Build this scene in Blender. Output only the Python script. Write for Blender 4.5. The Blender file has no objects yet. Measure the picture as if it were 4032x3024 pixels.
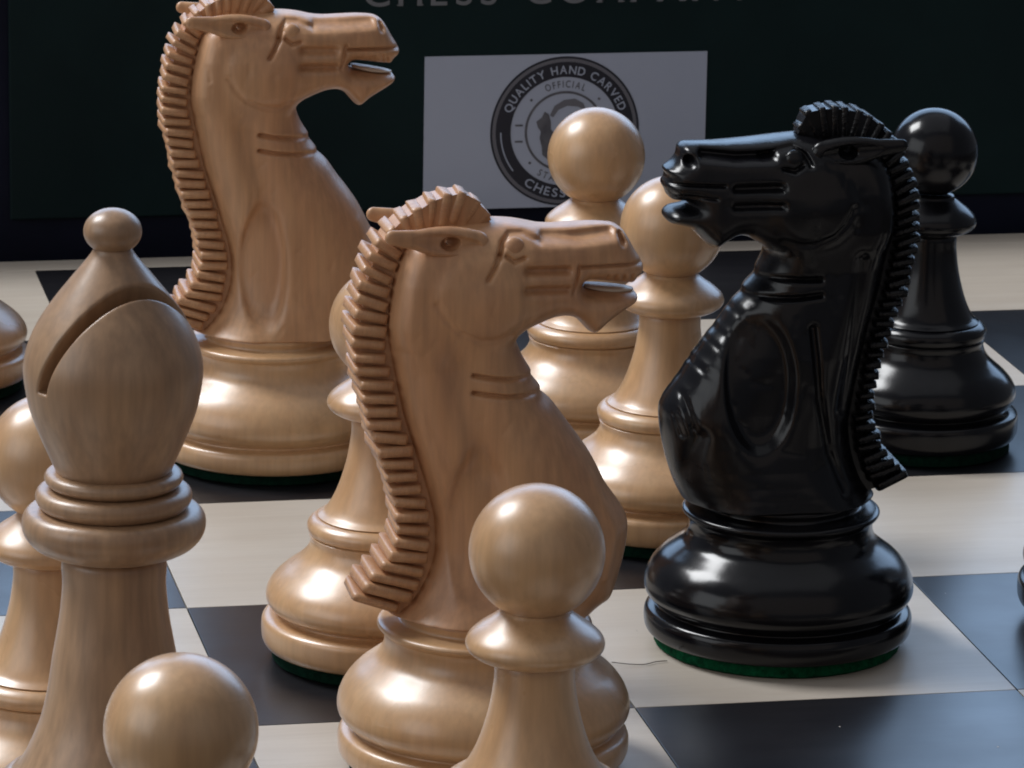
import bpy, bmesh, math, random
import numpy as np
from mathutils import Matrix, Vector

random.seed(4)
S = 0.055                       # one board square in metres; everything below is given in squares
scene = bpy.context.scene
col = scene.collection

# ------------------------------------------------------------------ camera
YAW, PIT, ROL = -0.202693632, 0.252391583, 0.0174527518
fw = Vector((-math.sin(YAW) * math.cos(PIT), math.cos(YAW) * math.cos(PIT), -math.sin(PIT)))
r0 = Vector((math.cos(YAW), math.sin(YAW), 0.0))
u0 = r0.cross(fw)
rv = math.cos(ROL) * r0 + math.sin(ROL) * u0
uv = -math.sin(ROL) * r0 + math.cos(ROL) * u0
cam = bpy.data.cameras.new('camera')
cam.sensor_width = 36.0
cam.lens = 36.0 * 18587.35 / 4032.0
cam.clip_start = 0.01
cam.clip_end = 50.0
cam.dof.use_dof = True
cam.dof.focus_distance = 11.6 * S
cam.dof.aperture_fstop = 270.0
cam_o = bpy.data.objects.new('camera', cam)
m = Matrix((rv, uv, -fw)).transposed().to_4x4()
m.translation = Vector((-1.58691, -10.98288, 3.74245)) * S
cam_o.matrix_world = m
col.objects.link(cam_o)
scene.camera = cam_o

# ------------------------------------------------------------------ world and lamps
world = bpy.data.worlds.new('World')
scene.world = world
world.use_nodes = True
bg = world.node_tree.nodes['Background']
bg.inputs[0].default_value = (0.80, 0.86, 1.0, 1)
bg.inputs[1].default_value = 0.12

HR = Vector((math.cos(0.2), -math.sin(0.2), 0))     # across the table
HF = Vector((math.sin(0.2), math.cos(0.2), 0))      # away from the viewer


def area(name, r, f, z, sx, sy, power, colr, aim):
    l = bpy.data.lights.new(name, 'AREA')
    l.shape = 'RECTANGLE'
    l.size, l.size_y = sx * S, sy * S
    l.energy = power
    l.color = colr
    o = bpy.data.objects.new(name, l)
    o.location = (HR * r + HF * f + Vector((0, 0, z))) * S
    o.rotation_euler = (Vector(aim) * S - o.location).to_track_quat('-Z', 'Y').to_euler()
    col.objects.link(o)
    return o


area('window_light', -20.0, 10.2, 27.2, 12.0, 12.0, 33.0, (0.97, 0.985, 1.0), (1, 1, 0.5))
area('far_window_light', 4.0, 44.0, 21.0, 62.0, 26.0, 38.0, (0.45, 0.67, 1.0), (1, 1, 0.5))
area('side_window_light', -27.0, -15.0, 13.0, 26.0, 18.0, 6.5, (0.95, 0.98, 1.0), (1, 1, 0.5))
area('room_light', 6.0, -32.0, 22.0, 60.0, 34.0, 3.2, (1.0, 0.80, 0.66), (1, 1, 0.5))
area('overhead_fill', 0.0, 6.0, 34.0, 40.0, 40.0, 4.0, (0.97, 0.98, 1.0), (1, 1, 0.5))  # added soft fill from overhead, not a known lamp of the room

scene.view_settings.view_transform = 'Standard'
scene.view_settings.look = 'None'
scene.view_settings.exposure = 0.0
scene.view_settings.gamma = 1.0
scene.view_settings.use_curve_mapping = False
scene.render.film_transparent = False
scene.cycles.filter_width = 1.9


# ------------------------------------------------------------------ materials
def mat(name, c1, c2=None, rough=0.35, stretch=(1, 1, 1), nscale=40.0, coat=0.0, coat_rough=0.15,
        spec=0.5, coat_ior=1.5, bump=0.0, bscale=300.0, rough_var=0.0, fine=0.0, metal=0.0, rings=0.0):
    m = bpy.data.materials.new(name)
    m.use_nodes = True
    nt = m.node_tree
    N, L = nt.nodes, nt.links
    b = N['Principled BSDF']
    b.inputs['Roughness'].default_value = rough
    b.inputs['Specular IOR Level'].default_value = spec
    b.inputs['Coat Weight'].default_value = coat
    b.inputs['Coat Roughness'].default_value = coat_rough
    b.inputs['Coat IOR'].default_value = coat_ior
    b.inputs['Metallic'].default_value = metal
    tc = N.new('ShaderNodeTexCoord')
    oi = N.new('ShaderNodeObjectInfo')
    off = N.new('ShaderNodeVectorMath')
    off.operation = 'SCALE'
    off.inputs[0].default_value = (7.3, 4.1, 5.7)
    L.new(oi.outputs['Random'], off.inputs['Scale'])
    add = N.new('ShaderNodeVectorMath')
    add.operation = 'ADD'
    L.new(tc.outputs['Object'], add.inputs[0])
    L.new(off.outputs[0], add.inputs[1])
    mp = N.new('ShaderNodeMapping')
    mp.inputs['Scale'].default_value = stretch
    L.new(add.outputs[0], mp.inputs['Vector'])
    if c2 is None:
        b.inputs['Base Color'].default_value = (*c1, 1)
    else:
        n1 = N.new('ShaderNodeTexNoise')
        n1.inputs['Scale'].default_value = nscale
        n1.inputs['Detail'].default_value = 5
        n1.inputs['Roughness'].default_value = 0.6
        n1.inputs['Distortion'].default_value = 0.4
        L.new(mp.outputs[0], n1.inputs['Vector'])
        rp = N.new('ShaderNodeValToRGB')
        rp.color_ramp.elements[0].position = 0.32
        rp.color_ramp.elements[1].position = 0.68
        rp.color_ramp.elements[0].color = (*c1, 1)
        rp.color_ramp.elements[1].color = (*c2, 1)
        L.new(n1.outputs['Fac'], rp.inputs['Fac'])
        out = rp.outputs['Color']
        if fine > 0:
            n2 = N.new('ShaderNodeTexNoise')
            n2.inputs['Scale'].default_value = nscale * 9
            n2.inputs['Detail'].default_value = 3
            L.new(mp.outputs[0], n2.inputs['Vector'])
            r2 = N.new('ShaderNodeMapRange')
            r2.inputs['From Min'].default_value = 0.3
            r2.inputs['From Max'].default_value = 0.7
            r2.inputs['To Min'].default_value = 1.0 - fine
            r2.inputs['To Max'].default_value = 1.0 + fine * 0.4
            L.new(n2.outputs['Fac'], r2.inputs['Value'])
            mx = N.new('ShaderNodeVectorMath')
            mx.operation = 'SCALE'
            L.new(out, mx.inputs[0])
            L.new(r2.outputs[0], mx.inputs['Scale'])
            out = mx.outputs[0]
        L.new(out, b.inputs['Base Color'])
    if rough_var > 0:
        n3 = N.new('ShaderNodeTexNoise')
        n3.inputs['Scale'].default_value = 55
        n3.inputs['Detail'].default_value = 4
        L.new(add.outputs[0], n3.inputs['Vector'])
        r3 = N.new('ShaderNodeMapRange')
        r3.inputs['From Min'].default_value = 0.3
        r3.inputs['From Max'].default_value = 0.7
        r3.inputs['To Min'].default_value = rough - rough_var
        r3.inputs['To Max'].default_value = rough + rough_var
        L.new(n3.outputs['Fac'], r3.inputs['Value'])
        L.new(r3.outputs[0], b.inputs['Roughness'])
    if bump > 0:
        n4 = N.new('ShaderNodeTexNoise')
        n4.inputs['Scale'].default_value = bscale
        n4.inputs['Detail'].default_value = 4
        L.new(mp.outputs[0], n4.inputs['Vector'])
        bp = N.new('ShaderNodeBump')
        bp.inputs['Strength'].default_value = bump
        bp.inputs['Distance'].default_value = 0.0004
        L.new(n4.outputs['Fac'], bp.inputs['Height'])
        L.new(bp.outputs[0], b.inputs['Normal'])
        L.new(bp.outputs[0], b.inputs['Coat Normal'])
    return m


M_BOX = mat('boxwood', (0.53, 0.292, 0.134), (0.61, 0.375, 0.190), 0.29, (1, 1, 0.05), 120, coat=0.95,
            coat_rough=0.40, coat_ior=1.6, bump=0.04, bscale=420, rough_var=0.05, fine=0.11)
M_CARVE = mat('carved_boxwood', (0.52, 0.262, 0.130), (0.61, 0.345, 0.175), 0.40, (1, 1, 0.05), 110, coat=0.5,
              coat_rough=0.46, bump=0.10, bscale=420, rough_var=0.06, fine=0.16)
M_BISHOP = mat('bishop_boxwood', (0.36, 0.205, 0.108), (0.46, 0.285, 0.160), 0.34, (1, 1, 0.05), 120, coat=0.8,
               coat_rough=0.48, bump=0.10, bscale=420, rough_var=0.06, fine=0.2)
M_EBON = mat('ebonised_wood', (0.003, 0.003, 0.004), (0.006, 0.006, 0.008), 0.19, (1, 1, 0.10), 70, coat=0.0,
             coat_rough=0.10, spec=0.36, bump=0.05, bscale=420, rough_var=0.05, fine=0.2)
M_EBONC = mat('carved_ebonised_wood', (0.003, 0.003, 0.004), (0.006, 0.006, 0.008), 0.24, (1, 1, 0.15), 70, coat=0.0,
              coat_rough=0.16, spec=0.36, bump=0.5, bscale=170, rough_var=0.07, fine=0.2)
M_FELT = mat('green_felt', (0.001, 0.028, 0.012), (0.003, 0.10, 0.04), 0.95, (1, 1, 1), 900, spec=0.1, bump=0.5, bscale=2500)
M_FELTD = mat('dark_green_felt', (0.001, 0.010, 0.006), (0.002, 0.024, 0.014), 0.95, (1, 1, 1), 900, spec=0.1, bump=0.5,
              bscale=2500)
M_LSQ = mat('maple_square', (0.53, 0.465, 0.395), (0.575, 0.515, 0.445), 0.40, (0.06, 1, 1), 260, coat=0.15, coat_rough=0.25,
            bump=0.03, bscale=500, rough_var=0.06, fine=0.05)
M_DSQ = mat('black_square', (0.010, 0.010, 0.013), (0.015, 0.014, 0.017), 0.34, (0.06, 1, 1), 260, coat=0.25, coat_rough=0.22,
            bump=0.03, bscale=500, rough_var=0.05, fine=0.1)
M_CORE = mat('board_core', (0.20, 0.15, 0.10), (0.26, 0.20, 0.14), 0.6, (0.1, 1, 1), 100)
M_BOXB = mat('case_body_black', (0.003, 0.005, 0.014), (0.005, 0.007, 0.020), 0.7, (1, 1, 1), 60, spec=0.15, bump=0.05, bscale=900)
M_BOXF = mat('case_panel_black', (0.0035, 0.012, 0.014), (0.0055, 0.018, 0.020), 0.7, (1, 1, 1), 30, spec=0.15, bump=0.05, bscale=900)
M_PAPER = mat('label_paper', (0.38, 0.425, 0.55), (0.42, 0.465, 0.59), 0.6, (1, 1, 1), 20)
M_INK = mat('label_ink', (0.010, 0.011, 0.022), (0.015, 0.016, 0.03), 0.55, (1, 1, 1), 40)
M_INK2 = mat('label_ink_grey', (0.075, 0.075, 0.095), (0.14, 0.14, 0.165), 0.55, (1, 1, 1), 300)
M_RING = mat('label_grey_print', (0.15, 0.15, 0.18), None, 0.6)
M_PRINT = mat('case_grey_print', (0.16, 0.17, 0.19), None, 0.5)
M_TABLE = mat('dark_table', (0.02, 0.016, 0.014), (0.035, 0.028, 0.022), 0.5, (0.2, 1, 1), 30)
M_GLINT = mat('mouth_glint_pale', (0.82, 0.70, 0.56), None, 0.35)  # pale colour stands in for the light caught inside the mouths


# ------------------------------------------------------------------ mesh helpers
def mesh_obj(name, verts, faces, material, parent=None, smooth=True, sharp=None, loc=(0, 0, 0)):
    me = bpy.data.meshes.new(name)
    v = np.asarray(verts, float) * S
    me.from_pydata(v.tolist(), [], faces if isinstance(faces, list) else faces.tolist())
    me.validate()
    if smooth:
        me.polygons.foreach_set('use_smooth', [True] * len(me.polygons))
        if sharp is not None:
            me.set_sharp_from_angle(angle=math.radians(sharp))
    me.materials.append(material)
    me.update()
    return link(name, me, parent, loc)


def link(name, me, parent=None, loc=(0, 0, 0)):
    o = bpy.data.objects.new(name, me)
    o.location = Vector(loc) * S
    o.parent = parent
    col.objects.link(o)
    return o


def thing(name, label, cat, loc=(0, 0, 0), rz=0.0, group=None, kind=None):
    o = bpy.data.objects.new(name, None)
    o.empty_display_size = 0.01
    o.location = Vector(loc) * S
    o.rotation_euler = (0, 0, rz)
    o['label'] = label
    o['category'] = cat
    if group:
        o['group'] = group
    if kind:
        o['kind'] = kind
    col.objects.link(o)
    return o


def catmull(pts, k=4):
    P = [np.array(q, float) for q in pts]
    out = []
    for i in range(len(P) - 1):
        a, b = P[i], P[i + 1]
        ta = (P[i + 1] - P[i - 1]) / 2 if i > 0 else b - a
        tb = (P[i + 2] - P[i]) / 2 if i + 2 < len(P) else b - a
        d = np.linalg.norm(b - a)
        for t in (ta, tb):                       # limit overshoot where spacing changes
            n = np.linalg.norm(t)
            if n > d:
                t *= d / n
        for j in range(k):
            t = j / k
            h = (2 * t**3 - 3 * t**2 + 1, t**3 - 2 * t**2 + t, -2 * t**3 + 3 * t**2, t**3 - t**2)
            out.append(h[0] * a + h[1] * ta + h[2] * b + h[3] * tb)
    out.append(P[-1])
    return np.array(out)


def lathe(name, prof, material, parent, seg=96, k=4, raw=False, sharp=50):
    """prof: (radius, height) from bottom to top; closed to the axis at both ends."""
    q = np.array(prof) if raw else catmull(prof, k)
    verts, faces = [], []
    n = len(q)
    ang = np.linspace(0, 2 * math.pi, seg, endpoint=False)
    for r, z in q:
        r = max(r, 1e-4)
        for a in ang:
            verts.append((r * math.cos(a), r * math.sin(a), z))
    for i in range(n - 1):
        for j in range(seg):
            j2 = (j + 1) % seg
            faces.append((i * seg + j, i * seg + j2, (i + 1) * seg + j2, (i + 1) * seg + j))
    faces.append(tuple(range(seg - 1, -1, -1)))
    faces.append(tuple((n - 1) * seg + j for j in range(seg)))
    return mesh_obj(name, verts, faces, material, parent, True, sharp)


def felt_pad(parent, r, h, material, seed):
    rnd = random.Random(seed)
    ph = [rnd.uniform(0, 6.28) for _ in range(6)]
    seg = 120
    verts = [(0, 0, 0), (0, 0, h)]
    for k in range(seg):
        a = 2 * math.pi * k / seg
        w = sum(math.sin(a * n + ph[i]) / (1 + i) for i, n in enumerate((1, 2, 3, 7, 13, 29))) * .0022 + rnd.uniform(-.0008, .0008)
        for dr, z in ((-.006, 0.0), (.001, .006), (0, h * .6), (-.003, h)):
            verts.append(((r + w + dr) * math.cos(a), (r + w + dr) * math.sin(a), z))
    faces = []
    for k in range(seg):
        a, b = 2 + 4 * k, 2 + 4 * ((k + 1) % seg)
        for q in range(3):
            faces.append((a + q, b + q, b + q + 1, a + q + 1))
        faces.append((0, b, a))
        faces.append((1, a + 3, b + 3))
    return mesh_obj('felt_pad', verts, faces, material, parent, True, 50)


def surface_nets(F, org, h):
    F = F.astype(np.float32)
    nx, ny, nz = F.shape
    sg = F < 0
    cnt = np.zeros((nx - 1, ny - 1, nz - 1), np.int8)
    offs = [(i, j, k) for i in (0, 1) for j in (0, 1) for k in (0, 1)]
    for i, j, k in offs:
        cnt += sg[i:nx - 1 + i, j:ny - 1 + j, k:nz - 1 + k]
    act = np.argwhere((cnt > 0) & (cnt < 8))
    vid = -np.ones(cnt.shape, np.int64)
    vid[act[:, 0], act[:, 1], act[:, 2]] = np.arange(len(act))
    val = np.stack([F[act[:, 0] + i, act[:, 1] + j, act[:, 2] + k] for i, j, k in offs], 1)
    acc = np.zeros((len(act), 3))
    num = np.zeros(len(act))
    for a in range(8):
        for b in range(a + 1, 8):
            d = np.array(offs[b]) - np.array(offs[a])
            if np.abs(d).sum() != 1:
                continue
            fa, fb = val[:, a], val[:, b]
            c = (fa < 0) != (fb < 0)
            t = np.where(c, fa / np.where(c, fa - fb, 1), 0)
            p = np.array(offs[a])[None] + t[:, None] * d[None]
            acc += np.where(c[:, None], p, 0)
            num += c
    V = (act + acc / num[:, None]) * h + np.array(org)
    faces = []
    for ax in range(3):
        o1, o2 = [(1, 2), (2, 0), (0, 1)][ax]
        sl_a = [slice(None)] * 3
        sl_b = [slice(None)] * 3
        sl_a[ax] = slice(0, -1)
        sl_b[ax] = slice(1, None)
        a, b = sg[tuple(sl_a)], sg[tuple(sl_b)]
        e = np.argwhere(a != b)
        ok = (e[:, o1] > 0) & (e[:, o2] > 0) & (e[:, o1] < F.shape[o1] - 1) & (e[:, o2] < F.shape[o2] - 1)
        e = e[ok]
        inside = a[e[:, 0], e[:, 1], e[:, 2]]
        d1 = np.zeros(3, int)
        d1[o1] = 1
        d2 = np.zeros(3, int)
        d2[o2] = 1
        g = lambda q: vid[q[:, 0], q[:, 1], q[:, 2]]
        quad = np.stack([g(e - d1 - d2), g(e - d2), g(e), g(e - d1)], 1)
        quad[~inside] = quad[~inside][:, ::-1]
        faces.append(quad)
    return V, np.concatenate(faces)


def seg_dist(U, Z, pts):
    d = np.full(U.shape, 1e9)
    for (x0, y0), (x1, y1) in zip(pts[:-1], pts[1:]):
        dx, dy = x1 - x0, y1 - y0
        t = np.clip(((U - x0) * dx + (Z - y0) * dy) / (dx * dx + dy * dy + 1e-12), 0, 1)
        d = np.minimum(d, np.hypot(U - x0 - t * dx, Z - y0 - t * dy))
    return d


def poly_sdf(U, Z, pts):
    P = list(pts) + [pts[0]]
    d = seg_dist(U, Z, P)
    ins = np.zeros(U.shape, bool)
    for (x0, y0), (x1, y1) in zip(P[:-1], P[1:]):
        if y0 == y1:
            continue
        c = (y0 > Z) != (y1 > Z)
        ins ^= c & (U < (x1 - x0) * (Z - y0) / (y1 - y0) + x0)
    return np.where(ins, -d, d)


def blur(A, n):
    for _ in range(n):
        for ax in (0, 1):
            B = np.pad(A, [(1, 1) if i == ax else (0, 0) for i in (0, 1)], mode='edge')
            s0 = [slice(None)] * 2
            s1 = [slice(None)] * 2
            s2 = [slice(None)] * 2
            s0[ax], s1[ax], s2[ax] = slice(0, -2), slice(1, -1), slice(2, None)
            A = 0.25 * B[tuple(s0)] + 0.5 * B[tuple(s1)] + 0.25 * B[tuple(s2)]
    return A


def box_mesh(name, x0, x1, y0, y1, z0, z1, bev=0.0):
    bm = bmesh.new()
    bmesh.ops.create_cube(bm, size=1.0)
    for v in bm.verts:
        v.co = Vector((x0 + (v.co.x + .5) * (x1 - x0), y0 + (v.co.y + .5) * (y1 - y0), z0 + (v.co.z + .5) * (z1 - z0))) * S
    if bev > 0:
        bmesh.ops.bevel(bm, geom=list(bm.edges), offset=bev * S, segments=2, profile=0.5, affect='EDGES')
    me = bpy.data.meshes.new(name)
    bm.to_mesh(me)
    bm.free()
    return me


def box(name, x0, x1, y0, y1, z0, z1, material, parent=None, bev=0.0):
    me = box_mesh(name, x0, x1, y0, y1, z0, z1, bev)
    me.materials.append(material)
    return link(name, me, parent)


# ------------------------------------------------------------------ the table and the board
X0, X1, Y0, Y1 = -3, 5, -3, 5
BT = 0.26
tb = box('table', -14, 16, -13, 14, -BT - 0.5, -BT, M_TABLE)
tb['kind'] = 'structure'
tb['label'] = 'dark table top under the chess board'
tb['category'] = 'table'

board = thing('chess_board', 'flat chess board of pale maple and black squares under the pieces', 'chess board', (0, 0, -BT))
core = box('board_core', X0 - 0.14, X1 + 0.14, Y0 - 0.14, Y1 + 0.14, 0.0, BT - 0.03, M_CORE, board)
me_l = box_mesh('light_square', -.4985, .4985, -.4985, .4985, BT - 0.0295, BT, 0.0012)
me_l.materials.append(M_LSQ)
me_d = box_mesh('dark_square', -.4985, .4985, -.4985, .4985, BT - 0.0295, BT, 0.0012)
me_d.materials.append(M_DSQ)
for i in range(X0, X1):
    for j in range(Y0, Y1):
        light = (i + j + 1) % 2 == 0
        link('light_square' if light else 'dark_square', me_l if light else me_d, board, (i + .5, j + .5, 0))
for nm, a in (('border', (X0 - .15, X1 + .15, Y1 + .0015, Y1 + .15)), ('border', (X0 - .15, X1 + .15, Y0 - .15, Y0 - .0015)),
              ('border', (X0 - .15, X0 - .0015, Y0 - .0005, Y1 + .0005)), ('border', (X1 + .0015, X1 + .15, Y0 - .0005, Y1 + .0005))):
    box(nm, *a, 0.0005, BT, M_LSQ, board, 0.004)


# ------------------------------------------------------------------ the black case with its label
YB = 5.26
case = thing('chess_set_case', 'tall black case with a white round-seal label standing behind the board', 'case', (0, YB, -BT))
box('case_body', -2.2, 5.2, 0.0, 2.2, 0.0, 1.07 + BT, M_BOXB, case, 0.006)
ZT = BT                                              # board level in case coordinates
panel = box('front_panel', -0.062, 5.19, -0.022, -0.002, ZT + 0.128, ZT + 1.064, M_BOXF, case, 0.006)
YP = -0.022                                          # face of the panel
LC = (1.922, ZT + 0.402)
label = box('label', 1.410, 2.440, YP - 0.004, YP - 0.001, ZT + 0.125, ZT + 0.682, M_PAPER, case)


def flat(name, polys, material, parent, y):
    """polys: list of 2-D point lists in the panel plane, given real thickness of a print film"""
    verts, faces = [], []
    for pl in polys:
        n0 = len(verts)
        verts += [(x, y, z) for x, z in pl]
        faces.append(tuple(range(n0, n0 + len(pl))))
    return mesh_obj(name, verts, faces, material, parent, smooth=False)


def ring(name, r_out, r_in, material, parent, y, a0=0, a1=360, n=96):
    verts, faces = [], []
    full = a1 - a0 >= 360
    k = n if full else n + 1
    for i in range(k):
        a = math.radians(a0 + (a1 - a0) * i / n)
        for r in (r_out, r_in):
            verts.append((LC[0] + r * math.cos(a), y, LC[1] + r * math.sin(a)))
    for i in range(n):
        j = (i + 1) % k
        faces.append((2 * i, 2 * i + 1, 2 * j + 1, 2 * j))
    return mesh_obj(name, verts, faces, material, parent, smooth=False)


GLYPH = {}


def glyph(ch):
    if ch not in GLYPH:
        cu = bpy.data.curves.new('glyph', 'FONT')
        cu.body = ch
        cu.size = 1.0
        cu.offset = 0.012
        ob = bpy.data.objects.new('glyph', cu)
        col.objects.link(ob)
        dg = bpy.context.evaluated_depsgraph_get()
        me = bpy.data.meshes.new_from_object(ob.evaluated_get(dg))
        vs = [(v.co.x, v.co.y) for v in me.vertices]
        fs = [tuple(p.vertices) for p in me.polygons]
        bpy.data.objects.remove(ob)
        bpy.data.curves.remove(cu)
        bpy.data.meshes.remove(me)
        xs = [v[0] for v in vs] or [0, 0.3]
        GLYPH[ch] = (vs, fs, min(xs), max(xs))
    return GLYPH[ch]


def text_arc(name, txt, rad, a_mid, size, material, parent, y, out=True, sp=0.13, stretch=1.0, a_start=None):
    """letters round LC; a_mid is the angle of the text's middle; out: feet towards the centre"""
    wd = []
    for ch in txt:
        if ch == ' ':
            wd.append(0.42)
        else:
            g = glyph(ch)
            wd.append((g[3] - g[2]) * stretch + sp)
    tot = sum(wd) * size / rad
    sgn = -1 if out else 1
    a = a_start if a_start is not None else a_mid - sgn * tot / 2
    V, Fc = [], []
    for ch, w in zip(txt, wd):
        ac = a + sgn * w * size / rad / 2
        if ch != ' ':
            vs, fs, x0, x1 = glyph(ch)
            n0 = len(V)
            for x, z in vs:
                lx = (x - (x0 + x1) / 2) * size * stretch
                lz = (z - 0.36) * size
                rr = rad + (lz if out else -lz)
                aa = ac + sgn * lx / rad
                V.append((LC[0] + rr * math.cos(aa), y, LC[1] + rr * math.sin(aa)))
            Fc += [tuple(n0 + k for k in f) for f in fs]
        a += sgn * w * size / rad
    return mesh_obj(name, V, Fc, material, parent, smooth=False)


RS = 0.272 / 692.0
yl = YP - 0.004
seal = ring('seal', 692 * RS, 672 * RS, M_INK, label, yl - 0.0012)
ring('seal_grey_ring', 671.5 * RS, 642 * RS, M_RING, label, yl - 0.0012)
ring('seal_band', 641.5 * RS, 502 * RS, M_INK, label, yl - 0.0012)
ring('seal_inner_ring', 372 * RS, 350 * RS, M_INK2, label, yl - 0.0012)
text_arc('seal_lettering', 'QUALITY HAND CARVED', 571 * RS, math.radians(90), 108 * RS, M_PAPER, label, yl - 0.0030, True, 0.16, 0.95)
text_arc('seal_lettering', 'CHESS SETS', 571 * RS, math.radians(270), 112 * RS, M_PAPER, label, yl - 0.0030, False, 0.20, 1.1)
text_arc('seal_lettering', 'OFFICIAL', 438 * RS, math.radians(90), 92 * RS, M_INK2, label, yl - 0.0012, True, 0.22, 0.75)
text_arc('seal_lettering', 'STAUNTON', 438 * RS, math.radians(270), 92 * RS, M_INK2, label, yl - 0.0012, False, 0.20, 0.8)
ring('seal_flourish', 600 * RS, 588 * RS, M_PAPER, label, yl - 0.0030, 180, 217, 24)
ring('seal_flourish', 600 * RS, 588 * RS, M_PAPER, label, yl - 0.0030, -37, 0, 24)
bars = []
for sx in (-1, 1):
    for dz in (62, -88):
        cx_, cz_ = LC[0] + sx * 425 * RS, LC[1] + dz * RS
        bars.append([(cx_ - 36 * RS, cz_ - 9 * RS), (cx_ + 36 * RS, cz_ - 9 * RS), (cx_ + 36 * RS, cz_ + 9 * RS), (cx_ - 36 * RS, cz_ + 9 * RS)])
flat('seal_bars', bars, M_INK2, label, yl - 0.0012)
dots = []
for a in (137, 43, 222, 318):
    c = (LC[0] + 430 * RS * math.cos(math.radians(a)), LC[1] + 430 * RS * math.sin(math.radians(a)))
    dots.append([(c[0] + 13 * RS * math.cos(t), c[1] + 13 * RS * math.sin(t)) for t in np.linspace(0, 2 * math.pi, 10, endpoint=False)])
flat('seal_dots', dots, M_INK2, label, yl - 0.0012)
hd = [(-265, 95), (-215, 130), (-190, 185), (-150, 160), (-130, 90), (-128, 20), (-60, -60), (40, -120), (90, -230), (-40, -290), (-140, -270), (-205, -215),
      (-210, -150), (-232, -60), (-222, 0), (-250, 40)]
flat('seal_emblem', [[(LC[0] + x * RS, LC[1] + z * RS) for x, z in hd]], M_INK2, label, yl - 0.0012)
hd2 = [(-140, 150), (-100, 235), (-10, 290), (90, 300), (170, 255), (200, 180), (120, 225), (20, 235), (-60, 200), (-110, 130)]
flat('seal_emblem', [[(LC[0] + x * RS, LC[1] + z * RS) for x, z in hd2]], M_RING, label, yl - 0.0012)

# the case's title: CHESS COMPANY, mostly above the picture's edge


def text_line(txt, x_start, z_base, size, sp, material, y):
    V, Fc = [], []
    x = x_start
    for ch in txt:
        if ch == ' ':
            x += 0.62 * size
            continue
        vs, fs, a, b = glyph(ch)
        n0 = len(V)
        V += [(x + (vx - a) * size * 1.15, y, z_base + vz * size) for vx, vz in vs]
        Fc += [tuple(n0 + k for k in f) for f in fs]
        feet = {'H': (0.05, 0.95), 'M': (0.05, 0.95), 'P': (0.06,), 'A': (0.05, 0.95), 'N': (0.05,), 'Y': (0.5,)}.get(ch, ())
        w = (b - a) * size * 1.15
        for q in feet:                                # serif feet
            n0 = len(V)
            fx = x + q * w
            V += [(fx - .08 * size, y - .001, z_base), (fx + .08 * size, y - .001, z_base), (fx + .08 * size, y - .001, z_base + .035 * size),
                  (fx - .08 * size, y - .001, z_base + .035 * size)]
            Fc.append((n0, n0 + 1, n0 + 2, n0 + 3))
        x += w + sp * size
    return mesh_obj('title_lettering', V, Fc, material, case, smooth=False)


text_line('CHESS COMPANY', 1.192, ZT + 0.8665, 0.122, 0.26, M_PRINT, YP - 0.0015)


# ------------------------------------------------------------------ pawns
def make_pawn(label, loc, wood, felt, rs=1.0, zs=1.0, group=None):
    t = thing('chess_pawn', label, 'chess pawn', loc, random.uniform(0, 6.28), group)
    q = lambda l: [(r * rs, z * zs) for r, z in l]
    felt_pad(t, .288 * rs, .0365 * min(zs, 1.0), felt, hash((round(loc[0], 3), round(loc[1], 3))) % 9999)
    lathe('base', q([(0, .037), (.15, .037), (.296, .038), (.307, .045), (.314, .062), (.315, .098), (.311, .112), (.297, .120), (.275, .123), (.268, .128), (.274, .134),
                     (.290, .142), (.300, .155), (.304, .171), (.300, .190), (.286, .212), (.262, .235), (.235, .255), (.211, .275), (.196, .295), (.189, .315),
                     (.190, .334), (.1, .335), (0, .335)]), wood, t)
    lathe('ring', q([(0, .3355), (.1, .3355), (.190, .336), (.197, .346), (.198, .358), (.191, .370), (.174, .380), (.1, .381), (0, .381)]), wood, t)
    lathe('stem', q([(0, .3815), (.1, .3815), (.170, .382), (.155, .395), (.140, .415), (.122, .452), (.106, .50), (.095, .545), (.087, .60), (.082, .646), (.04, .646), (0, .646)]), wood, t)
    lathe('collar', q([(0, .6465), (.05, .6465), (.100, .647), (.128, .655), (.145, .668), (.150, .682), (.144, .698), (.124, .717), (.098, .735), (.078, .750), (.069, .760), (.03, .762), (0, .762)]), wood, t)
    a = np.linspace(-math.pi / 2 + 0.42, math.pi / 2, 40)
    lathe('head', [(.146 * rs * math.cos(x), zs * .885 + .146 * rs * math.sin(x)) for x in a], wood, t, raw=True)
    return t


make_pawn('pale wooden pawn standing close in front of the bishop', (-.488, -2.60, 0), M_BOX, M_FELTD)
make_pawn('pale wooden pawn standing right in front of the nearer pale knight', (.415, -1.537, 0), M_BOX, M_FELTD)
make_pawn('pale wooden pawn half hidden behind the mane of the nearer pale knight', (.446, .509, 0), M_BOX, M_FELTD)
make_pawn('pale wooden pawn whose head is behind the black knight\'s mouth', (1.432, 1.524, 0), M_BOX, M_FELTD)
make_pawn('pale wooden pawn whose head stands before the round seal label', (1.431, 2.511, 0), M_BOX, M_FELTD)
make_pawn('pale wooden pawn standing half hidden behind the bishop\'s stem', (-.530, -.642, 0), M_BOX, M_FELTD)
make_pawn('pale wooden pawn in the back row, only its base showing past the bishop\'s mitre', (-.485, 3.459, 0), M_BOX, M_FELTD)
make_pawn('glossy black pawn behind the black knight\'s mane', (2.425, 2.33, 0), M_EBON, M_FELTD, 0.905, 1.03)
make_pawn('glossy black pawn of which only the edge of its base shows', (2.494, .537, 0), M_EBON, M_FELTD)


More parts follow.
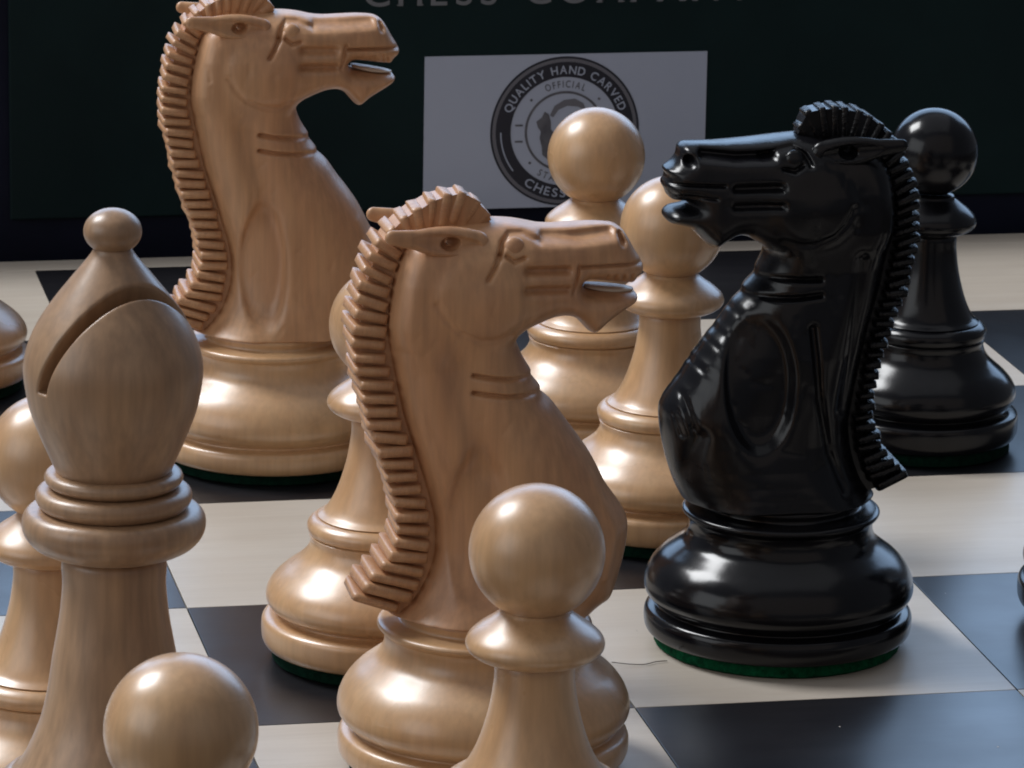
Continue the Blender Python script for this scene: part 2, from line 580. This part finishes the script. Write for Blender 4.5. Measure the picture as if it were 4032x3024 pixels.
# ------------------------------------------------------------------ bishop
def make_bishop(label, loc):
    t = thing('chess_bishop', label, 'chess bishop', loc)
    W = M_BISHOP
    felt_pad(t, .338, .0365, M_FELTD, 77)
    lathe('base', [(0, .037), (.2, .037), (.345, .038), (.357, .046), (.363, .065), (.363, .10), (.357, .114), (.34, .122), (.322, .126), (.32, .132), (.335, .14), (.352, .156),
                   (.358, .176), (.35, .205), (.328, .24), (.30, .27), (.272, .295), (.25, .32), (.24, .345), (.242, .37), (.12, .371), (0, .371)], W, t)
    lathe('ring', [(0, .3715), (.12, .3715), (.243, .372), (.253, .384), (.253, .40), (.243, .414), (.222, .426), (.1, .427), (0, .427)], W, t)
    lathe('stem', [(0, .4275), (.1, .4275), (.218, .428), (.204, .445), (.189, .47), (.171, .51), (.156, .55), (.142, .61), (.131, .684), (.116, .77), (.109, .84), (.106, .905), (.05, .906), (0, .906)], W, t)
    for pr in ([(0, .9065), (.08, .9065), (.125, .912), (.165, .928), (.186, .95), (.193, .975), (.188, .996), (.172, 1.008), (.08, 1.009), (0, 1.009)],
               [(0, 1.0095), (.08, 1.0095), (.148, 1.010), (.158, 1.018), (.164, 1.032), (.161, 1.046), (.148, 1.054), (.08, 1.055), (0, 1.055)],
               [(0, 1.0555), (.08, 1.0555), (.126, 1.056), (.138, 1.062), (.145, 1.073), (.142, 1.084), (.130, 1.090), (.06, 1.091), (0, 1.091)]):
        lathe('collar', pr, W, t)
    # mitre with its slanted saw cut
    pr = catmull([(.118, 1.085), (.125, 1.10), (.136, 1.125), (.156, 1.172), (.175, 1.226), (.185, 1.28), (.187, 1.313), (.182, 1.345), (.169, 1.382), (.150, 1.418), (.122, 1.458),
                  (.093, 1.495), (.066, 1.528), (.046, 1.553), (.038, 1.568)], 4)
    h = 0.0026
    xs = np.arange(-.2, .2, h)
    zs = np.arange(1.0815, 1.585, h)
    X, Y, Z = np.meshgrid(xs, xs, zs, indexing='ij')
    Rr = np.interp(zs, pr[:, 1], pr[:, 0])[None, None, :]
    F = np.maximum(np.hypot(X, Y) - Rr, np.maximum(1.0895 - Z, Z - 1.566))
    c2, s2 = math.cos(0.2), math.sin(0.2)
    xr = X * c2 - Y * s2                         # across, as the cut was measured
    tw = -(X * s2 + Y * c2)                      # towards the viewer
    nrm = math.sqrt(1.62**2 + 2.3**2 + 1)
    pl = (Z - (1.2235 + 1.62 * xr + 2.3 * tw)) / nrm
    cut = np.maximum(np.abs(pl) - 0.0135, 1.283 - Z)
    k_ = 0.006                                   # the lips of the cut are slightly worn
    hh = np.clip(0.5 + 0.5 * (F + cut) / k_, 0, 1)
    F = -cut * (1 - hh) + F * hh + k_ * hh * (1 - hh)
    V, Fc = surface_nets(F, (xs[0], xs[0], zs[0]), h)
    mesh_obj('mitre', V, Fc, W, t)
    a = np.linspace(-math.pi / 2 + .5, math.pi / 2, 30)
    lathe('finial', [(.0605 * math.cos(x), 1.601 + .048 * math.sin(x)) for x in a], W, t, raw=True)
    return t


make_bishop('pale wooden bishop with a slanted cut in its mitre', (-.485, -1.5, 0))

# ------------------------------------------------------------------ knights
UL = bmesh.new()
bmesh.ops.create_cube(UL, size=1.0)
bmesh.ops.bevel(UL, geom=list(UL.edges), offset=0.10, segments=2, profile=0.5, affect='EDGES')
for v in UL.verts:
    v.co *= S
ME_LOCK = {}
for nm, mt in (('light', M_CARVE), ('black', M_EBONC)):
    me = bpy.data.meshes.new('mane_lock')
    UL.to_mesh(me)
    me.polygons.foreach_set('use_smooth', [True] * len(me.polygons))
    me.materials.append(mt)
    ME_LOCK[nm] = me
UL.free()

LIGHT = dict(
    body=[(-.245, .30), (-.246, .390), (-.243, .403), (-.220, .418), (-.188, .452), (-.161, .505), (-.147, .555), (-.145, .60), (-.150, .655), (-.164, .713), (-.182, .772), (-.202, .835), (-.222, .90),
          (-.238, .97), (-.249, 1.028), (-.255, 1.08), (-.256, 1.12), (-.251, 1.17), (-.241, 1.226), (-.226, 1.276), (-.198, 1.316), (-.13, 1.338), (-.06, 1.348),
          (0, 1.352), (.033, 1.351), (.065, 1.347), (.104, 1.339), (.143, 1.336), (.20, 1.338), (.245, 1.339), (.286, 1.336), (.31, 1.325), (.325, 1.305), (.34, 1.278), (.356, 1.253),
          (.363, 1.235), (.360, 1.222), (.350, 1.213), (.344, 1.205), (.338, 1.196), (.30, 1.199), (.25, 1.206), (.224, 1.207), (.212, 1.196), (.222, 1.184), (.25, 1.180), (.30, 1.176), (.346, 1.171),
          (.352, 1.163), (.343, 1.147), (.312, 1.127), (.277, 1.103), (.252, 1.080), (.238, 1.077), (.221, 1.094), (.20, 1.115), (.175, 1.123), (.14, 1.120), (.10, 1.104), (.075, 1.09), (.060, 1.072),
          (.068, 1.045), (.082, 1.016), (.101, .986), (.097, .980), (.124, .946), (.120, .938), (.15, .912), (.185, .865), (.215, .825), (.243, .785), (.265, .745), (.285, .705), (.310, .67), (.330, .64), (.341, .61),
          (.338, .555), (.322, .485), (.300, .425), (.270, .404), (.250, .385), (.245, .30)],
    outer=[(-.004, 1.356), (-.014, 1.376), (-.035, 1.401), (-.055, 1.417), (-.078, 1.426), (-.112, 1.421), (-.146, 1.412), (-.172, 1.397), (-.203, 1.383), (-.233, 1.364), (-.262, 1.338), (-.284, 1.315), (-.300, 1.287),
           (-.311, 1.255), (-.320, 1.225), (-.327, 1.185), (-.333, 1.15), (-.338, 1.115), (-.337, 1.08), (-.334, 1.05), (-.328, 1.01), (-.318, .97), (-.310, .935), (-.300, .89), (-.287, .845), (-.272, .80),
           (-.255, .752), (-.240, .705), (-.230, .655), (-.228, .62), (-.240, .578), (-.260, .544), (-.285, .511), (-.312, .478), (-.338, .450)],
    inner=[(-.030, 1.345), (-.05, 1.345), (-.075, 1.348), (-.09, 1.348), (-.11, 1.345), (-.13, 1.34), (-.15, 1.337), (-.168, 1.33), (-.188, 1.318), (-.203, 1.305), (-.216, 1.29), (-.226, 1.27), (-.234, 1.245),
           (-.241, 1.22), (-.247, 1.19), (-.252, 1.155), (-.256, 1.12), (-.256, 1.09), (-.255, 1.06), (-.25, 1.03), (-.242, .99), (-.233, .95), (-.222, .91), (-.208, .865), (-.194, .82), (-.18, .775),
           (-.166, .73), (-.153, .685), (-.145, .64), (-.141, .60), (-.144, .56), (-.155, .515), (-.172, .475), (-.20, .44), (-.235, .408)],
    strokes=[  # points, width, depth
        ([(0, 1.288), (.008, 1.315), (.028, 1.334), (.062, 1.333), (.10, 1.314)], .0065, .016),
        ([(.014, 1.287), (.034, 1.273), (.058, 1.281)], .0055, .012),
        ([(-.002, 1.288), (-.016, 1.262), (-.032, 1.237)], .006, .013),
        ([(.068, 1.250), (.162, 1.246)], .0125, .020),
        ([(.062, 1.206), (.162, 1.201)], .0125, .018),
        ([(.192, 1.255), (.186, 1.22), (.178, 1.188)], .005, .012),
        ([(.20, 1.252), (.36, 1.250)], .0045, .013),
        ([(.112, 1.324), (.19, 1.320), (.275, 1.326)], .014, .034),
        ([(.299, 1.318), (.305, 1.300)], .0075, .035),
        ([(-.150, 1.180), (-.132, 1.148), (-.10, 1.115), (-.05, 1.094), (-.01, 1.092), (.028, 1.102)], .009, .006),
        ([(-.06, 1.006), (.02, .992), (.115, .983)], .0055, .016),
        ([(-.06, .965), (.02, .953), (.14, .942)], .0055, .016),
        ([(-.10, 1.02), (-.07, .90), (-.03, .78)], .05, .014),
        ([(.24, .74), (.29, .62), (.27, .50)], .016, -.010),
        ([(-.112, 1.320), (-.122, 1.321)], .013, .045), ([(.265, 1.199), (.265, 1.225)], .004, .010), ([(.285, 1.199), (.285, 1.225)], .004, .010), ([(.305, 1.199), (.305, 1.225)], .004, .010), ([(.325, 1.199), (.325, 1.225)], .004, .010)],
    bumps=[(-.04, 1.175, .075, .06, .014), (.036, 1.303, .03, .024, -.004)],
    ovals=[(-.045, .64, .068, .19, .05, .032), (-.045, 1.190, .105, .098, .045, -.013)],
    eye=(.036, 1.303, .0265), ear=((-.055, 1.310), (-.258, 1.342)), mouth_glint=True, chisel=(90, .0016, 8))

BLACK = dict(
    body=[(-.25, .30), (-.249, .390), (-.246, .403), (-.228, .418), (-.203, .455), (-.180, .52), (-.168, .596), (-.172, .635), (-.185, .72), (-.207, .84), (-.236, .954), (-.252, 1.041), (-.261, 1.108), (-.263, 1.165), (-.257, 1.223), (-.245, 1.271),
          (-.22, 1.31), (-.17, 1.336), (-.10, 1.350), (-.02, 1.362), (.029, 1.359), (.115, 1.351), (.21, 1.346), (.285, 1.346), (.301, 1.333), (.304, 1.313), (.318, 1.292), (.339, 1.278), (.330, 1.262), (.341, 1.240),
          (.331, 1.221), (.322, 1.203), (.285, 1.198), (.268, 1.190), (.285, 1.183), (.317, 1.177), (.335, 1.158), (.324, 1.141), (.295, 1.133), (.271, 1.126), (.251, 1.108), (.231, 1.088), (.207, 1.072), (.183, 1.087), (.155, 1.105),
          (.131, 1.105), (.097, 1.087), (.066, 1.065), (.070, 1.041), (.088, 1.006), (.086, .998), (.121, .960), (.119, .950), (.138, .932), (.147, .921), (.154, .909), (.161, .902), (.177, .877), (.186, .866), (.190, .857), (.208, .838), (.213, .828), (.219, .823), (.235, .799), (.248, .784), (.252, .772), (.261, .764), (.276, .738), (.293, .716), (.318, .680), (.331, .650), (.331, .613), (.324, .566), (.309, .506),
          (.287, .445), (.264, .402), (.251, .385), (.25, .30)],
    outer=[(-.005, 1.366), (-.018, 1.405), (-.031, 1.424), (-.065, 1.432), (-.098, 1.434), (-.147, 1.428), (-.186, 1.413), (-.22, 1.391), (-.245, 1.367), (-.275, 1.33), (-.294, 1.289), (-.310, 1.246), (-.319, 1.207), (-.325, 1.174),
           (-.327, 1.14), (-.325, 1.107), (-.322, 1.073), (-.316, 1.03), (-.305, .985), (-.29, .935), (-.272, .88), (-.256, .834), (-.244, .79), (-.234, .754), (-.226, .721), (-.220, .689), (-.217, .65), (-.223, .614), (-.238, .566),
           (-.264, .515), (-.297, .485), (-.328, .452)],
    inner=[(-.04, 1.352), (-.055, 1.350), (-.07, 1.348), (-.085, 1.348), (-.105, 1.345), (-.135, 1.338), (-.16, 1.332), (-.185, 1.322), (-.205, 1.308), (-.225, 1.288), (-.238, 1.262), (-.248, 1.235), (-.254, 1.205), (-.258, 1.17), (-.260, 1.135),
           (-.259, 1.10), (-.256, 1.06), (-.250, 1.02), (-.241, .98), (-.230, .935), (-.218, .89), (-.206, .845), (-.196, .80), (-.188, .76), (-.181, .72), (-.175, .68), (-.170, .645), (-.166, .61), (-.169, .565), (-.179, .52), (-.20, .47), (-.235, .425)],
    strokes=[
        ([(-.02, 1.300), (-.008, 1.325), (.02, 1.342), (.06, 1.335), (.10, 1.318)], .007, .016),
        ([(.0, 1.300), (.022, 1.286), (.05, 1.292)], .0055, .012),
        ([(.08, 1.322), (.17, 1.318), (.25, 1.326)], .014, .036),
        ([(.285, 1.308)], .013, .05),
        ([(.06, 1.245), (.17, 1.240)], .012, .018), ([(.06, 1.20), (.17, 1.195)], .012, .016),
        ([(.20, 1.248), (.335, 1.250)], .0045, .012), ([(.22, 1.215), (.33, 1.222)], .0045, .010),
        ([(-.13, 1.19), (-.11, 1.15), (-.08, 1.12), (-.03, 1.10), (.01, 1.098), (.05, 1.108)], .009, .006),
        ([(-.05, 1.005), (.02, 1.005), (.11, 1.0)], .007, .018), ([(-.05, .965), (.02, .957), (.14, .952)], .007, .018),
        ([(-.03, .88), (-.05, .70), (-.085, .55), (-.13, .45)], .012, .014),
        ([(-.16, 1.05), (-.14, .85), (-.12, .66)], .02, .012),
        ([(-.114, 1.330), (-.122, 1.331)], .013, .045), ([(.29, .70), (.27, .62)], .010, .016), ([(.315, .66), (.295, .60)], .008, .014), ([(.26, .60), (.285, .50)], .022, .018)],
    bumps=[(-.03, 1.185, .075, .06, .014), (.020, 1.312, .03, .024, -.004)],
    ovals=[(.105, .735, .085, .168, .035, .040), (-.030, 1.196, .105, .098, .045, -.013)],
    eye=(.020, 1.312, .026), ear=((-.060, 1.322), (-.252, 1.348)), mouth_glint=False, locks=43, chisel=(70, .0020, 5))


def interp(x, pts):
    return np.interp(x, [p[0] for p in pts], [p[1] for p in pts])


def body_mesh(D, wood, name='body'):
    h = 0.0037
    us = np.arange(-.275, .385, h)
    zs = np.arange(.372, 1.378, h)
    ws = np.arange(0, .268, h) + h / 2
    U, Z = np.meshgrid(us, zs, indexing='ij')
    pol = [tuple(q) for q in catmull(D['body'] + [D['body'][0]], 3)[:-1]]
    d2 = poly_sdf(U, Z, pol)
    mm = interp(Z, [(.38, .243), (.5, .215), (.62, .19), (.8, .15), (1.0, .115), (1.08, .085), (1.4, .07)])
    hd = np.clip((Z - 1.06) / .06, 0, 1)                               # head zone
    nose = np.clip((U - .08) / .25, 0, 1)
    mm = mm * (1 - hd * 0.25 * nose)
    g = 1 + d2 / mm
    g = np.where(g > 0, g, 0)
    gs = blur(g, 30)
    b = np.clip((-d2 - .018) / .04, 0, 1)
    g = blur(g, 2) * (1 - b) + gs * b
    T = interp(Z, [(.38, .246), (.403, .244), (.418, .230), (.44, .214), (.47, .199), (.51, .187), (.57, .178), (.65, .175), (.8, .166), (.92, .15), (1.02, .137), (1.12, .138), (1.22, .132), (1.30, .118), (1.36, .095)])
    T = T * (1 - hd * 0.34 * nose)
    for pts, wd, dp in D['strokes']:
        q = pts if len(pts) > 1 else [pts[0], (pts[0][0] + 1e-4, pts[0][1])]
        T = T - dp * 1.12 * np.exp(-(seg_dist(U, Z, q) / (wd * .9))**2)
    n_, dp_, sd_ = D['chisel']                                         # faint tool marks
    rc = random.Random(sd_)
    for _ in range(n_):
        u_, z_, a_ = rc.uniform(-.24, .34), rc.uniform(.42, 1.34), rc.gauss(1.25, .5)
        l_ = rc.uniform(.012, .05)
        T = T - dp_ * rc.uniform(.3, 1) * np.exp(-(seg_dist(U, Z, [(u_, z_), (u_ + l_ * math.cos(a_), z_ + l_ * math.sin(a_))]) / rc.uniform(.005, .012))**2)
    for cu, cz, ru, rz_, am in D['bumps']:
        T = T + am * np.exp(-((U - cu) / ru)**2 - ((Z - cz) / rz_)**2)
    for cu, cz, ru, rz_, ed, dp in D['ovals']:
        e = np.hypot((U - cu) / ru, (Z - cz) / rz_)
        T = T - dp * (1 / (1 + np.exp((e - 1) / (ed * 1.6))))
        T = T + dp * 0.22 * np.exp(-((e - 1.10) / 0.06)**2) * (1 if ed < .03 else 0)
    pw = 2.0 + 0.7 * hd
    G = g**pw
    F = (ws[None, None, :] / np.maximum(T, .012)[:, :, None])**pw[:, :, None] + G[:, :, None] - 1
    F = F * np.minimum(T, .14)[:, :, None] * 0.5
    F = np.maximum(F, (.4030 - Z)[:, :, None])
    F = np.concatenate([F[:, :, ::-1], F], 2)                          # mirror the other flank
    V, Fc = surface_nets(F, (us[0], zs[0], -ws[-1]), h)
    V = V[:, [0, 2, 1]]                                                # (u, w, z)
    Fc = Fc[:, ::-1]
    return V, Fc


def ear_mesh(D, side):
    (ru, rz_), (tu, tz) = D['ear']
    h = 0.0032
    us = np.arange(tu - .045, ru + .06, h)
    zs = np.arange(min(rz_, tz) - .06, max(rz_, tz) + .05, h)
    ws = np.arange(.05, .20, h)
    U, Z, W = np.meshgrid(us, zs, ws, indexing='ij')
    a = np.array((ru, rz_, .088))
    b = np.array((tu, tz, .128))
    ab = b - a
    t = np.clip(((U - a[0]) * ab[0] + (Z - a[1]) * ab[1] + (W - a[2]) * ab[2]) / (ab @ ab), 0, 1)
    cu, cz, cw = a[0] + t * ab[0], a[1] + t * ab[1], a[2] + t * ab[2]
    rad = .036 + .008 * np.sin(np.pi * np.clip(t * 1.4, 0, 1)) - .0185 * t**1.3
    F = np.sqrt((U - cu)**2 + ((Z - cz))**2 + ((W - cw) / .62)**2) - rad
    # the hollow, deepest near the root
    t2 = np.clip((t - .10) / .75, 0, 1)
    sc = np.sqrt((U - cu)**2 * (t <= 0) + (Z - cz - .001)**2 + ((W - cw - .024) / .72)**2) - (.004 + .0225 * np.sin(np.pi * np.clip(t * .88 + .10, 0, 1))**.7 - .006 * t)
    F = np.maximum(F, -sc)
    pit = np.sqrt(((U - a[0] - .30 * ab[0]) / 1.5)**2 + (Z - a[1] - .30 * ab[1])**2 + ((W - .112) / 2.2)**2) - .0165
    F = np.maximum(F, -pit)
    V, Fc = surface_nets(F, (us[0], zs[0], ws[0]), h)
    V = V[:, [0, 2, 1]]
    Fc = Fc[:, ::-1]
    if side < 0:
        V = V * np.array((1, -1, 1))
        Fc = Fc[:, ::-1]
    return V, Fc


def make_knight(label, loc, rz, D, wood, carve, lockmesh, felt, group=None, seed=7):
    t = thing('chess_knight', label, 'chess knight', loc, rz, group)
    felt_pad(t, .322, .0345, felt, 31)
    lathe('base', [(0, .035), (.2, .035), (.336, .036), (.346, .043), (.351, .060), (.351, .084), (.344, .098), (.330, .105), (.322, .108), (.320, .113), (.327, .119), (.340, .130), (.350, .145), (.353, .162), (.349, .186),
                   (.335, .215), (.311, .243), (.282, .265), (.257, .285), (.244, .305), (.240, .328), (.244, .347), (.253, .354), (.258, .361), (.256, .368), (.247, .372), (.222, .373), (.206, .376), (.202, .382), (.202, .4035), (.1, .404), (0, .404)], wood, t)
    V, Fc = body_mesh(D, carve)
    mesh_obj('body', V, Fc, carve, t)
    for s in (1, -1):
        V, Fc = ear_mesh(D, s)
        mesh_obj('ear', V, Fc, carve, t)
        eu, ez, er = D['eye']
        a = np.linspace(-math.pi / 2, math.pi / 2, 20)
        e = lathe('eye', [(er * math.cos(x), .62 * er * math.sin(x)) for x in a], carve, t, seg=32, raw=True)
        e.location = Vector((eu, s * .098, ez)) * S
        e.rotation_euler = (-s * (math.pi / 2 - 0.18), 0, 0)
    if D['mouth_glint']:                                       # slim pale slip added on the lower jaw to stand for its glint
        v, f = [], []
        nn, ns = 14, 10
        for i in range(nn):
            q = i / (nn - 1)
            cu, cz = .226 + q * .118, 1.1865 - q * (.0195 if D['mouth_glint'] == 'low' else .0115) - .002 * math.sin(q * math.pi)
            k = math.sin(math.pi * min(1, max(0.02, q * .9 + .08)))**.4
            for j in range(ns):
                a = 2 * math.pi * j / ns
                v.append((cu, (.046 - .008 * q) * k * math.cos(a), cz + .0075 * k * math.sin(a)))
        for i in range(nn - 1):
            for j in range(ns):
                j2 = (j + 1) % ns
                f.append((i * ns + j, i * ns + j2, (i + 1) * ns + j2, (i + 1) * ns + j))
        f += [tuple(range(ns - 1, -1, -1)), tuple((nn - 1) * ns + j for j in range(ns))]
        mesh_obj('mouth_glint', v, f, M_GLINT, t)
    # mane: a core with one lock after another across it
    inn, out = catmull(D['inner'], 6), catmull(D['outer'], 6)
    i0 = 10 * 6                                           # down the neck the locks lie nearly level
    zi, ui = inn[i0:, 1][::-1].copy(), inn[i0:, 0][::-1].copy()
    for i in range(i0, len(out)):
        f = (i - i0) / (len(out) - 1 - i0)
        dz = np.interp(f, [0, .22, .45, .75, 1], [.040, .022, .006, .004, .036])
        z_ = max(out[i, 1] - dz, zi[0])
        b = min(1.0, (i - i0) / 8)
        tgt = np.array((np.interp(z_, zi, ui), z_))
        inn[i] = inn[i] * (1 - b) + tgt * b
    n = len(inn)
    arc = np.concatenate([[0], np.cumsum(np.linalg.norm(np.diff((inn * .4 + out * .6), axis=0), axis=1))])
    tw = lambda q: np.interp(q, [0, .10, .22, .45, .8, 1], [.030, .045, .064, .078, .086, .080])
    verts, faces = [], []
    for i in range(n):
        q_ = arc[i] / arc[-1]
        w = tw(q_) * np.interp(q_, [0, .15, .25, 1], [.95, .95, .66, .66])
        cf = np.interp(q_, [0, .15, .25, 1], [.955, .955, .74, .78])
        a = inn[i] + (inn[i] - out[i]) * .25
        b = inn[i] * (1 - cf) + out[i] * cf
        verts += [(a[0], -w, a[1]), (b[0], -w, b[1]), (b[0], w, b[1]), (a[0], w, a[1])]
    for i in range(n - 1):
        for k in range(4):
            k2 = (k + 1) % 4
            faces.append((4 * i + k, 4 * i + k2, 4 * i + 4 + k2, 4 * i + 4 + k))
    faces += [(3, 2, 1, 0), (4 * n - 4, 4 * n - 3, 4 * n - 2, 4 * n - 1)]
    mane = mesh_obj('mane', verts, faces, carve, t, True, 40)
    NL = D.get('locks', 36)
    rnd = random.Random(seed)
    for k in range(NL):
        q = (k + .5) / NL
        a_, b_ = q * arc[-1], None
        pi = np.array([np.interp(a_, arc, inn[:, c]) for c in (0, 1)])
        po = np.array([np.interp(a_, arc, out[:, c]) for c in (0, 1)])
        d = po - pi
        ln = np.linalg.norm(d)
        pitch = arc[-1] / NL
        mid = pi * .46 + po * .54
        o = link('mane_lock', lockmesh, mane, (mid[0], 0, mid[1]))
        o.rotation_euler = (0, -math.atan2(d[1], d[0]) + rnd.uniform(-.085, .085), rnd.uniform(-.05, .05))
        o.scale = (ln * np.interp(q, [0, .2, .3, 1], [.97, .97, 1.02, 1.0]) * rnd.uniform(.94, 1.03), 2 * tw(q) * rnd.uniform(.94, 1.05), pitch * np.interp(q, [0, .2, .5, 1], [.82, .74, .74, .80]) * rnd.uniform(.86, 1.12))
    return t


make_knight('pale wooden knight with a pawn standing before its base, facing the black knight', (.536, -.377, 0), 0.0, LIGHT, M_BOX, M_CARVE, ME_LOCK['light'], M_FELTD)


def other_hand(D, seed):
    """the same pattern cut again by hand: every stroke a little off"""
    rnd = random.Random(seed)
    E = dict(D)
    E['strokes'] = [([(u + du + rnd.uniform(-.002, .002), z + dz + rnd.uniform(-.002, .002)) for u, z in p], w * rnd.uniform(.85, 1.25), d * rnd.uniform(.75, 1.3))
                    for (p, w, d), du, dz in ((q, rnd.uniform(-.005, .005), rnd.uniform(-.004, .004)) for q in D['strokes'])]
    jaw = lambda u, z: z - .010 * min(1, max(0, (u - .18) / .12)) if u > .18 and 1.06 < z < 1.19 else z
    E['body'] = [(u + rnd.uniform(-.0012, .0012), jaw(u, z)) for u, z in D['body']]
    E['ovals'] = [(-.05, .62, .062, .185, .045, .040), (-.048, 1.186, .108, .094, .05, -.014)]
    E['mouth_glint'] = 'low'
    E['chisel'] = (90, .0018, 21)
    E['locks'] = 38
    return E


make_knight('pale wooden knight in the back, its open mouth against the black case', (.452, 2.46, 0), -0.02, other_hand(LIGHT, 3), M_BOX, M_CARVE, ME_LOCK['light'], M_FELTD, seed=19)
make_knight('glossy black knight on a pale square, facing the pale pieces', (1.492, .485, 0), math.pi, BLACK, M_EBON, M_EBONC, ME_LOCK['black'], M_FELT)


# ------------------------------------------------------------------ dust and a hair on the board
rd = random.Random(12)
verts, faces = [], []
for k in range(90):
    x, y, r = rd.uniform(-.9, 2.9), rd.uniform(-1.6, 2.6), rd.uniform(.0008, .0022)
    n0 = len(verts)
    a0 = rd.uniform(0, 6)
    for j in range(5):
        a = a0 + 2 * math.pi * j / 5
        q = r * rd.uniform(.6, 1.3)
        verts.append((x + q * math.cos(a), y + q * 1.6 * math.sin(a), .0006))
    verts.append((x, y, r * .9))
    for j in range(5):
        faces.append((n0 + j, n0 + (j + 1) % 5, n0 + 5))
M_DUST = mat('dust', (0.55, 0.52, 0.48), None, 0.9)
d = mesh_obj('dust', verts, faces, M_DUST, None, False)
d['kind'] = 'stuff'
d['label'] = 'tiny pale specks of dust scattered over the board'
d['category'] = 'dust'
M_HAIR = mat('hair', (0.09, 0.075, 0.06), None, 0.5)
pts = catmull([(1.02, .36, .004), (1.06, .335, .005), (1.10, .33, .004), (1.135, .345, .005), (1.165, .35, .004)], 6)
verts, faces = [], []
for i, p in enumerate(pts):
    for j in range(5):
        a = 2 * math.pi * j / 5
        verts.append((p[0], p[1] + .0014 * math.cos(a), p[2] + .0014 * math.sin(a)))
for i in range(len(pts) - 1):
    for j in range(5):
        j2 = (j + 1) % 5
        faces.append((i * 5 + j, i * 5 + j2, i * 5 + 5 + j2, i * 5 + 5 + j))
hr = mesh_obj('hair_strand', verts, faces, M_HAIR)
hr['label'] = 'fine dark hair lying on the pale square beside the black knight'
hr['category'] = 'hair'
